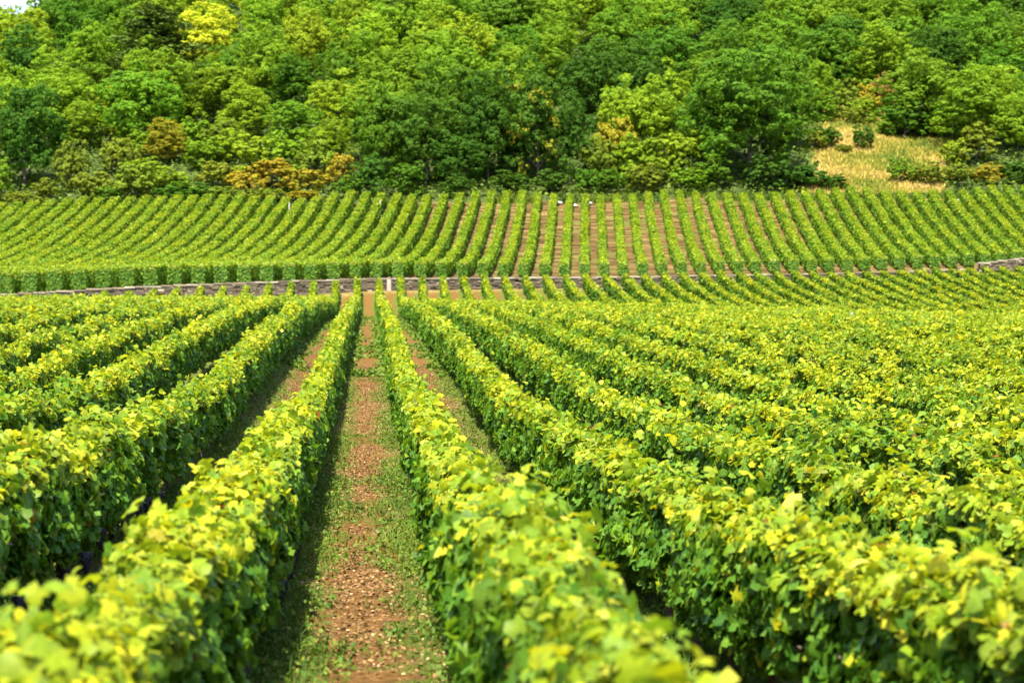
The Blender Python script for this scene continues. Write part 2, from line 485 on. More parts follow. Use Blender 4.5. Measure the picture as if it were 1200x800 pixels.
def hedge_end(xc, yend, h, w, seed, size, dens=320, facing=-1, zb=.2):
    """leaves closing the end of a row"""
    r = np.random.default_rng(seed); n = int(dens * 2 * w * h)
    tx = r.uniform(-1, 1, n); zz = r.uniform(zb, h, n)
    y = yend + facing * (.05 + .08 * r.random(n)) ; x = xc(y) + tx * w
    P = np.stack([x, y, ground(x, np.full(n, yend)) + zz], -1)
    N = np.stack([tx * .4, np.full(n, facing * 1.0), np.full(n, .35)], -1) + r.normal(0, .4, (n, 3))
    T = np.stack([np.zeros(n), np.zeros(n), np.full(n, -1.)], -1) + r.normal(0, .5, (n, 3))
    A = np.zeros((n, 4)); A[:, 0] = np.clip(r.normal(.4, .2, n), 0, 1); A[:, 1] = r.uniform(0, .2, n) + .25 * (zz > h * .85)
    A[:, 2] = r.random(n); A[:, 3] = r.random(n)
    return leaves('far', P, N, T, size * r.uniform(.7, 1.2, n), A)

UNITS = ["", "first", "second", "third", "fourth", "fifth", "sixth", "seventh", "eighth", "ninth", "tenth", "eleventh", "twelfth",
         "thirteenth", "fourteenth", "fifteenth", "sixteenth", "seventeenth", "eighteenth", "nineteenth"]
TENS = {20: ("twentieth", "twenty"), 30: ("thirtieth", "thirty"), 40: ("fortieth", "forty"), 50: ("fiftieth", "fifty"), 60: ("sixtieth", "sixty")}
def ordinal(n):
    if n < 20: return UNITS[n]
    t = n // 10 * 10
    return TENS[t][0] if n == t else TENS[t][1] + "-" + UNITS[n - t]

# gnarled vine trunks and grape bunches (shared meshes)
def trunk_mesh(seed):
    r = np.random.default_rng(seed)
    pts = [(0, 0, -.08)]
    for i in range(1, 7):
        pts.append((r.normal(0, .018) + pts[-1][0], r.normal(0, .03) + pts[-1][1], i * .085 - .05))
    parts = [tube(pts, [.036, .03, .026, .027, .024, .03, .022], 8, .18, r)]
    for sgn in (-1, 1):
        arm = [pts[-2], (pts[-1][0], pts[-1][1] + sgn * .12, pts[-1][2] + .04), (pts[-1][0], pts[-1][1] + sgn * .40, pts[-1][2] + .07 + r.normal(0, .02))]
        parts.append(tube(arm, [.02, .016, .009], 6, .15, r))
    V, Q = join_vq(parts)
    return quads_mesh("vine_trunk", V, Q, M_VBARK)
def grape_mesh(seed):
    import bmesh
    r = np.random.default_rng(seed); bm = bmesh.new()
    for i in range(46):
        t = r.random() ** .8
        rad = .045 * (1 - t) ** .6 + .006
        a = r.uniform(0, 2 * pi)
        from mathutils import Matrix
        bmesh.ops.create_icosphere(bm, subdivisions=1, radius=.0095, matrix=Matrix.Translation((rad * cos(a), rad * sin(a), -.14 * t)))
    from mathutils import Matrix
    bmesh.ops.create_cone(bm, cap_ends=True, segments=8, radius1=.004, radius2=.05, depth=.16, matrix=Matrix.Translation((0, 0, -.07)))
    for f in bm.faces: f.smooth = True
    me = bpy.data.meshes.new("grape_bunch"); bm.to_mesh(me); bm.free(); me.materials.append(M_GRAPE)
    return me
TRUNKS = [trunk_mesh(40 + i) for i in range(4)]
GRAPES = [grape_mesh(60 + i) for i in range(3)]

GAP_L = []
def lower_row(i, q0):
    """i < 0 left of the path, i > 0 right of it"""
    xc = lambda y: q0 + ROWK * y + .03 * noise1(y, 900 + i, 6)
    # where the row is within reach of the picture (with a few metres to spare)
    ys = np.arange(1.2, 150, .2)
    x = q0 + ROWK * ys
    ok = (np.abs(x) < .31 * ys + 3.0) & (ys < wall_y(x) - 2.0)
    if ok.sum() < 8: return
    ya, yb = ys[ok][0], ys[ok][-1]
    h, w = 1.05, .20
    parts = []
    def seg(a, b, *args, **kw):
        a, b = max(a, ya), min(b, yb)
        if b > a: parts.append(hedge(xc, a, b, *args, **kw))
    k = 50 + i
    seg(0, 15, 2200, 'full', .070, h - .075, w, 1000 + i * 10, k)
    seg(15, 42, 1500, 'mid', .078, h - .03, w - .015, 1001 + i * 10, k)
    seg(42, 80, 800, 'far', .118, h, w - .02, 1002 + i * 10, k)
    seg(80, 150, 420, 'far', .165, h, w, 1003 + i * 10, k)
    if ya > 2: parts.append(hedge_end(xc, ya, h, w, 77 + i, .15))
    parts.append(hedge_end(xc, yb, h, w, 177 + i, .18, facing=1))
    V, Q, A = merge([p for p in parts if p is not None])
    base = np.array((xc(np.array([ya]))[0], ya, gz(q0 + ROWK * ya, ya)))
    me = quads_mesh("vine_foliage", V - base, Q, M_VINE, A)
    side = "to the left of the bare earth path" if i < 0 else "to the right of the bare earth path"
    label = f"{ordinal(abs(i))} trimmed yellow-topped vine row {side}"
    if i == -1: label = "vine row bordering the bare earth path along its left edge, black grapes at its foot"
    if i == 1: label = "vine row bordering the bare earth path along its right edge, very yellow on top"
    grp = "vine rows of the lower field"
    if -4 <= i <= 3:
        root = empty("vine_row", base)
        link("foliage", me, root)
        r = np.random.default_rng(300 + i)
        y = max(ya, 3.0); n = 0
        while y < 34:
            t = link("trunk", TRUNKS[n % 4], root)
            px = float(xc(np.array([y]))[0])
            t.location = (px - base[0], y - base[1], gz(px, y) - base[2])
            t.rotation_euler = (0, 0, r.uniform(-.4, .4))
            n += 1; y += r.uniform(.9, 1.1)
        if i in (-1, -2):
            for j in range(11):
                y = (6.6 + .8 * j if i == -1 else 9.5 + .8 * j) + r.uniform(-.2, .2)
                px = float(xc(np.array([y]))[0]) + w * r.uniform(.75, 1.05)
                b = link("grape_bunch", GRAPES[j % 3], root)
                b.location = (px - base[0], y - base[1], gz(px, y) + r.uniform(0.22, .36) - base[2])
                b.rotation_euler = (0, 0, r.uniform(0, 6))
    else:
        root = link("vine_row", me, None, base)
    tag(root, label, "vine row", grp)

for i in range(1, 46): lower_row(i, .67 + (i - 1) * S)
for i in range(1, 30): lower_row(-i, -.83 - (i - 1) * S)

def upper_row(n, xn):
    yn = float(wall_y(xn)) + 1.0
    yn = 124 + .35 * xn + 1.0
    xc = lambda y: xn + UPK * (y - yn) + .05 * noise1(y, 700 + n, 5)
    ye = YF - .5 + float(noise1(n * 1.0, 15, 3)) * .9
    xe = xn + UPK * (ye - yn)
    if abs(xn) > .31 * yn + 6 and abs(xe) > .31 * ye + 6: return False
    h = float(np.interp(xn, [-34, -12, 5, 40], [1.6, 1.3, 1.10, 1.15])); w = float(np.interp(xn, [-30, -8, 5, 14, 30], [.46, .36, .30, .33, .37]))
    k = 400 + n
    parts = [hedge(xc, yn, ye, 430, 'far', .165, h, w, 5000 + n, k, zb=.12, young=.55, lit=.2),
             hedge_end(xc, yn, h, w, 5200 + n, .2, 330), hedge_end(xc, ye, h, w, 5400 + n, .2, 200, 1)]
    V, Q, A = merge(parts)
    base = np.array((xn, yn, gz(xn, yn)))
    root = link("vine_row", quads_mesh("vine_foliage", V - base, Q, M_VINE, A), None, base)
    return root
POST_X = at_px(456, 120.5)
right_n = left_n = 0
r_list = [(-26 + j) for j in range(70)]
for j in range(0, 46):
    xn = POST_X + .55 + j * S
    o = upper_row(j + 1, xn)
    if o: tag(o, f"{ordinal(j + 1)} upper-slope vine row to the right of the pale post in the wall", "vine row", "vine rows of the upper slope")
for j in range(0, 34):
    xn = POST_X - .95 - j * S
    o = upper_row(-j - 1, xn)
    if o: tag(o, f"{ordinal(j + 1)} upper-slope vine row to the left of the pale post in the wall", "vine row", "vine rows of the upper slope")

# ------------------------------------------------------------------ dry stone wall
def stone_run(xa, xb, topf, footf, yoff, seed, thick=.62, cope=True, course=.15):
    r = np.random.default_rng(seed)
    V, Q, A = [], [], []
    def block(x0, x1, z0, z1, front, back, tone):
        j = lambda s: r.uniform(-s, s)
        b = len(V)
        y0, y1 = wall_y(x0) + yoff, wall_y(x1) + yoff
        for (x, yy, z) in ((x0, y0 - front, z0), (x1, y1 - front, z0), (x1, y1 + back, z0), (x0, y0 + back, z0),
                           (x0, y0 - front, z1), (x1, y1 - front, z1), (x1, y1 + back, z1), (x0, y0 + back, z1)):
            V.append((x + j(.012), yy + j(.02), z + j(.012)))
            A.append((tone, 0, 0, 1))
        for f in ((0, 1, 5, 4), (1, 2, 6, 5), (2, 3, 7, 6), (3, 0, 4, 7), (4, 5, 6, 7), (3, 2, 1, 0)):
            Q.append(tuple(b + i for i in f))
    x = xa
    # rubble courses
    nc = 11
    for c in range(nc):
        x = xa + r.uniform(0, .2)
        while x < xb:
            L = r.uniform(.18, .52)
            xm = x + L / 2
            zt, zf = float(topf(xm)), float(footf(xm)) - .25
            hgt = (zt - .12 - zf) / nc
            z0 = zf + c * hgt
            if r.random() > .015:
                block(x + .008, x + L - .008, z0 + .006, z0 + hgt - .006, r.uniform(-.04, .045), thick, float(np.clip(r.normal(.36, .24), 0, .95)))
            x += L
    body = (np.array(V), np.array(Q), np.array(A))
    V, Q, A = [], [], []
    x = xa
    while x < xb:
        L = r.uniform(.5, 1.1); xm = x + L / 2; zt = float(topf(xm)) + r.uniform(-.02, .02)
        block(x + .008, x + L - .008, zt - .11, zt, .05 + r.uniform(-.02, .03), thick + .04, float(np.clip(r.normal(.82, .14), 0, 1)))
        x += L
    return body, (np.array(V), np.array(Q), np.array(A))

def build_wall(name, label, xa, xb, topf, footf, seed, extra=0):
    (V, Q, A), (V2, Q2, A2) = stone_run(xa, xb, topf, footf, extra, seed)
    xm = (xa + xb) / 2
    base = np.array((xm, wall_y(xm), float(footf(xm))))
    root = empty(name, base)
    link("stonework", quads_mesh("stonework", V - base, Q, M_STONE, A, smooth=False), root)
    link("coping", quads_mesh("coping", V2 - base, Q2, M_STONE, A2, smooth=False), root)
    return tag(root, label, "stone wall", "dry stone walls below the upper slope")
x_step = at_px(1148, 136.5)
build_wall("stone_wall", "long grey dry stone wall holding up the upper slope behind the lower rows", -48, x_step - 1.2,
           lambda x: top_z(x), lambda x: foot_z(x) - .2, 1)
build_wall("stone_wall", "short raised piece of stone wall with pale coping at the far right end", x_step, 58,
           lambda x: np.interp(x, [x_step, 42, 58], [6.28, 6.85, 7.7]), lambda x: foot_z(x) - .2, 2, -.25)
def box_vq(x0, x1, y0, y1, z0, z1, bev=.02):
    import bmesh
    bm = bmesh.new()
    bmesh.ops.create_cube(bm, size=1)
    for v in bm.verts:
        v.co = ((x0 + x1) / 2 + v.co.x * (x1 - x0), (y0 + y1) / 2 + v.co.y * (y1 - y0), (z0 + z1) / 2 + v.co.z * (z1 - z0))
    bmesh.ops.bevel(bm, geom=bm.edges[:], offset=bev, segments=2, affect='EDGES')
    return bm
def post(name, px, y, h, wd, mat, label, cat, lean=0.0, zoff=0.0):
    x = at_px(px, y)
    root = empty(name, (x, y, gz(x, y) + zoff))
    root.rotation_euler = (0, lean, 0)
    bm = box_vq(-wd / 2, wd / 2, -wd / 2, wd / 2, -.3, h - .05, wd * .12)
    me = bpy.data.meshes.new("shaft"); bm.to_mesh(me); bm.free(); me.materials.append(mat); link("shaft", me, root)
    bm = box_vq(-wd * .58, wd * .58, -wd * .58, wd * .58, h - .048, h + .03, wd * .15)
    me = bpy.data.meshes.new("cap"); bm.to_mesh(me); bm.free(); me.materials.append(mat); link("cap", me, root)
    tag(root, label, cat)
post("gate_post", 456, 119.9, .92, .28, M_PALEPOST, "pale pinkish stone post standing against the dry stone wall", "post")
post("trellis_post", 339, 157.0, 1.75, .12, M_WOODPOST, "whitish wooden post rising from the vines near the rust-orange bushes", "post")
post("trellis_post", 445, 157.5, 1.6, .10, M_WOODPOST, "thin pale wooden post at the top of the upper slope below the dark trees", "post", .03)
post("trellis_post", 998, 62, 1.28, .10, M_WOODPOST, "small greyish post tip poking out of the yellow vines in the lower field", "post")

# pale boulders at the top of the upper field
def rock_mesh(seed):
    import bmesh
    r = np.random.default_rng(seed); bm = bmesh.new()
    bmesh.ops.create_icosphere(bm, subdivisions=2, radius=1)
    ph = r.uniform(0, 6, 6)
    for v in bm.verts:
        c = v.co
        f = 1 + .16 * sin(3 * c.x + ph[0]) + .14 * sin(4 * c.y + ph[1]) + .12 * sin(5 * c.z + ph[2]) + r.normal(0, .04)
        v.co = (c.x * f * 1.2, c.y * f, max(c.z * f * .75, -.3))
    me = bpy.data.meshes.new("rock"); bm.to_mesh(me); bm.free()
    a = me.attributes.new("leaf", 'FLOAT_COLOR', 'POINT')
    for i in range(len(me.vertices)): a.data[i].color = (random.random(), 0, 0, 1)
    me.materials.append(M_ROCK)
    return me
ROCKS = [rock_mesh(80 + i) for i in range(3)]
rk = [(653, 160.7, .34, "largest white rock at the top of the upper slope under the dark trees"),
      (667, 160.2, .24, "white rock just right of the largest one at the top of the upper slope"),
      (674, 159.8, .26, "white rock third from the left in the pile above the upper slope rows"),
      (690, 160.6, .24, "lone white rock right of the rock pile above the upper slope rows"),
      (888, 159.6, .22, "small pale rock at the foot of the big round tree"),
      (1025, 160.4, .30, "pale pinkish rock at the bottom edge of the dry meadow"),
      (1045, 160.0, .24, "pale rock right of the pinkish one at the meadow's bottom edge"),
      (1122, 160.2, .22, "small pale rock in front of the low hedge right of the meadow"),
      (268, 160.0, .2, "small white rock below the rust-orange bushes"),]
for n, (px, y, s, lb) in enumerate(rk):
    x = at_px(px, y)
    o = link("rock", ROCKS[n % 3], None, (x, y, gz(x, y) + s * .35))
    o.scale = (s, s, s); o.rotation_euler = (0, 0, n * 1.3)
    tag(o, lb, "rock", "pale rocks above the upper slope")

# ------------------------------------------------------------------ trees
def crown(seed, rx, rz, zc, lobes, sub, per, leaf, lobe_r=(.9, 1.5), cone=0.0, yellow=0.0, hue=1.0):
    r = np.random.default_rng(seed)
    Ps, Ns, As = [], [], []
    for i in range(lobes):
        t = (i + .5) / lobes
        cz = 1 - 1.92 * t
        a = i * 2.39996 + r.normal(0, .3)
        sr = math.sqrt(max(0, 1 - cz * cz))
        R = r.uniform(.50, 1.06) if i % 4 else r.uniform(.1, .55)
        taper = 1 - cone * (cz * .5 + .5)
        c = np.array((rx * R * sr * cos(a) * taper, rx * R * sr * sin(a) * taper, zc + rz * R * cz))
        lr = r.uniform(*lobe_r)
        out = norm(np.array([[c[0] / rx, c[1] / rx, (c[2] - zc) / rz + .35]]))[0]
        d = norm(r.normal(0, 1, (sub, 3)) + out * .75)
        sc = c + lr * d * np.array((1, 1, .75)) * r.uniform(.65, 1.0, (sub, 1))
        tone = r.uniform(.25, .75)
        yl = 1.0 if r.random() < yellow else 0.0
        for s_ in range(sub):
            dd = norm(r.normal(0, 1, (per, 3)) + d[s_] * .4 + np.array((0, 0, .25)))
            rad = lr * r.uniform(.20, .36)
            p = sc[s_] + rad * dd * np.array((1, 1, .7)) * r.uniform(.55, 1.12, (per, 1))
            Ps.append(p); Ns.append(norm(dd + d[s_] * .5 + np.array((0, 0, .2)) + r.normal(0, .28, (per, 3))))
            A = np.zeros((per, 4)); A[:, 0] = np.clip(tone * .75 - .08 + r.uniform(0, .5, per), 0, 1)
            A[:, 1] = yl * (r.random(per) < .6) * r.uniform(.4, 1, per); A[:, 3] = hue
            As.append(A)
    P, N, A = np.concatenate(Ps), np.concatenate(Ns), np.concatenate(As)
    n = len(P)
    T = r.normal(0, 1, (n, 3)) + np.array((0, 0, -.4))
    return quads_mesh("crown", *leaves('far', P, N, T, leaf * r.uniform(.65, 1.3, n), A)[:2], M_TREE, np.repeat(A, 4, axis=0))

def tree_trunk(seed, H, rx, zc, r0=.13):
    r = np.random.default_rng(seed)
    pts = [(0, 0, -.6), (0, 0, 0)]
    for i in range(1, 7):
        pts.append((pts[-1][0] + r.normal(0, .09), pts[-1][1] + r.normal(0, .09), H * .82 * i / 6))
    parts = [tube(pts, [r0 * 1.3, r0 * 1.15, r0 * .95, r0 * .8, r0 * .65, r0 * .5, r0 * .3, r0 * .12], 8, .1, r)]
    for k in range(7):
        i = 2 + k % 4
        a = k * 2.4 + r.uniform(0, .5); L = rx * r.uniform(.55, .85)
        p = np.array(pts[i])
        e = p + np.array((cos(a) * L, sin(a) * L, L * r.uniform(.35, .8)))
        m = (p + e) / 2 + np.array((0, 0, .12 * L))
        parts.append(tube([p, m, e], [r0 * .42, r0 * .28, r0 * .08], 6))
    V, Q = join_vq(parts)
    return quads_mesh("trunk", V, Q, M_BARK)

# kinds: unit meshes built at 10 m height / 8 m width (shrubs 3 m / 3.4 m)
TREES, SHRUBS = [], []
for s_ in range(7):
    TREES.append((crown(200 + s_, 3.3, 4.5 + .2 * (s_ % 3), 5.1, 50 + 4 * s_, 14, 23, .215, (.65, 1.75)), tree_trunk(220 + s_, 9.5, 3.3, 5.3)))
for s_ in range(5):
    SHRUBS.append((crown(240 + s_, 1.25, 1.25, 1.45, 26, 9, 24, .15, (.35, .75)), tree_trunk(260 + s_, 2.6, 1.2, 1.4, .06)))
SPRAY = (crown(280, 3.3, 4.6, 5.0, 56, 14, 23, .215, (.65, 1.6), yellow=.22), TREES[0][1])
RUSTY = [(crown(270 + s_, 1.25, 1.25, 1.45, 26, 9, 24, .15, (.35, .75), yellow=.62, hue=.5), SHRUBS[s_][1]) for s_ in range(2)]
CONE = (crown(281, 1.35, 1.5, 1.6, 26, 7, 15, .22, (.38, .6), cone=.6), SHRUBS[0][1])
BIG = (crown(282, 3.9, 4.4, 5.0, 95, 13, 22, .19, (.6, 1.35)), tree_trunk(283, 9.5, 3.6, 5.0, .17))

def pine_mesh(seed):
    r = np.random.default_rng(seed)
    Ps, Ns, As = [], [], []
    for k in range(44):
        t = k / 43
        z = 1.8 + 8.2 * t
        R = (3.0 * (1 - t) ** .40 + .9) * r.uniform(.55, 1.1)
        a = k * 2.4 + r.normal(0, .3)
        n = 190
        rad = R * r.uniform(.15, 1, n)
        aa = a + r.normal(0, .30, n)
        p = np.stack([rad * np.cos(aa), rad * np.sin(aa), z + .12 * rad - .05 * rad ** 2 * .3 + r.normal(0, .16, n)], -1)
        Ps.append(p); Ns.append(np.stack([r.normal(0, .5, n), r.normal(0, .5, n), np.full(n, .8)], -1))
        A = np.zeros((n, 4)); A[:, 0] = r.uniform(.1, .8, n); A[:, 3] = 1; As.append(A)
    P, N, A = np.concatenate(Ps), np.concatenate(Ns), np.concatenate(As); n = len(P)
    V, Q, A2 = leaves('far', P, N, r.normal(0, 1, (n, 3)), .30 * r.uniform(.6, 1.2, n), A)
    return quads_mesh("crown", V, Q, M_PINE, A2)
PINE = (pine_mesh(290), tree_trunk(291, 10.2, 1.6, 5.5, .2))

COL = {
    'deep': (.042, .100, .009), 'green': (.062, .136, .009), 'mid': (.094, .178, .010), 'light': (.128, .216, .011),
    'lime': (.165, .244, .012), 'yellow': (.30, .34, .018), 'olive': (.128, .172, .015), 'gold': (.22, .205, .015),
    'rust': (.20, .160, .020), 'red': (.20, .130, .030), 'pine': (.056, .086, .015)}
WORD = {'deep': "dark green", 'green': "deep green", 'mid': "mid-green", 'light': "light green", 'lime': "yellow-green", 'yellow': "bright yellow",
        'olive': "olive green", 'gold': "golden", 'rust': "rust-orange", 'red': "reddish-brown", 'pine': "dark"}
placed = []        # (x, y, radius)
ntree = 0
def plant(kind, px, top, wpx, y, colour, name=None, label=None, cat=None, group=None, maxh=None):
    """one tree or shrub: px column, photo row of its top, width in photo pixels, distance"""
    global ntree
    x = at_px(px, y); zb = gz(x, y)
    H = (400 - top) / F * y - zb
    W = wpx / F * y
    if H < .5: return None
    r = np.random.default_rng(int(px * 7 + y * 13) % 99991)
    if kind == 'tree': cm, tm = TREES[ntree % len(TREES)]; uh, uw = 10.4, 8.6
    elif kind == 'shrub': cm, tm = SHRUBS[ntree % len(SHRUBS)]; uh, uw = 3.0, 3.5
    elif kind == 'rusty': cm, tm = RUSTY[ntree % 2]; uh, uw = 3.0, 3.5
    elif kind == 'spray': cm, tm = SPRAY; uh, uw = 10.4, 8.6
    elif kind == 'cone': cm, tm = CONE; uh, uw = 3.5, 3.3
    elif kind == 'big': cm, tm = BIG; uh, uw = 10.2, 9.2
    elif kind == 'pine': cm, tm = PINE; uh, uw = 10.3, 7.4
    ntree += 1
    nm = name or ('pine_tree' if kind == 'pine' else 'shrub' if kind in ('shrub', 'cone', 'rusty') else 'broadleaf_tree')
    root = empty(nm, (x, y, zb))
    root.rotation_euler = (0, 0, r.uniform(0, 6.28) if kind != 'pine' else 1.0)
    root.scale = (W / uw, W / uw, H / uh)
    c = link("crown" if kind not in ('shrub', 'cone', 'rusty') else "foliage", cm, root)
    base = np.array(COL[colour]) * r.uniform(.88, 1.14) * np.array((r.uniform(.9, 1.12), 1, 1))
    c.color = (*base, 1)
    link("trunk" if kind not in ('shrub', 'cone', 'rusty') else "stem", tm, root)
    placed.append((x, y, W / 2))
    is_tree = kind not in ('shrub', 'cone', 'rusty')
    tag(root, label, cat or ("tree" if is_tree else "shrub"), group or ("trees of the wooded hillside" if is_tree else "shrubs along the edge of the wood"))
    root["_c"] = colour; root["_px"] = px; root["_top"] = top
    return root

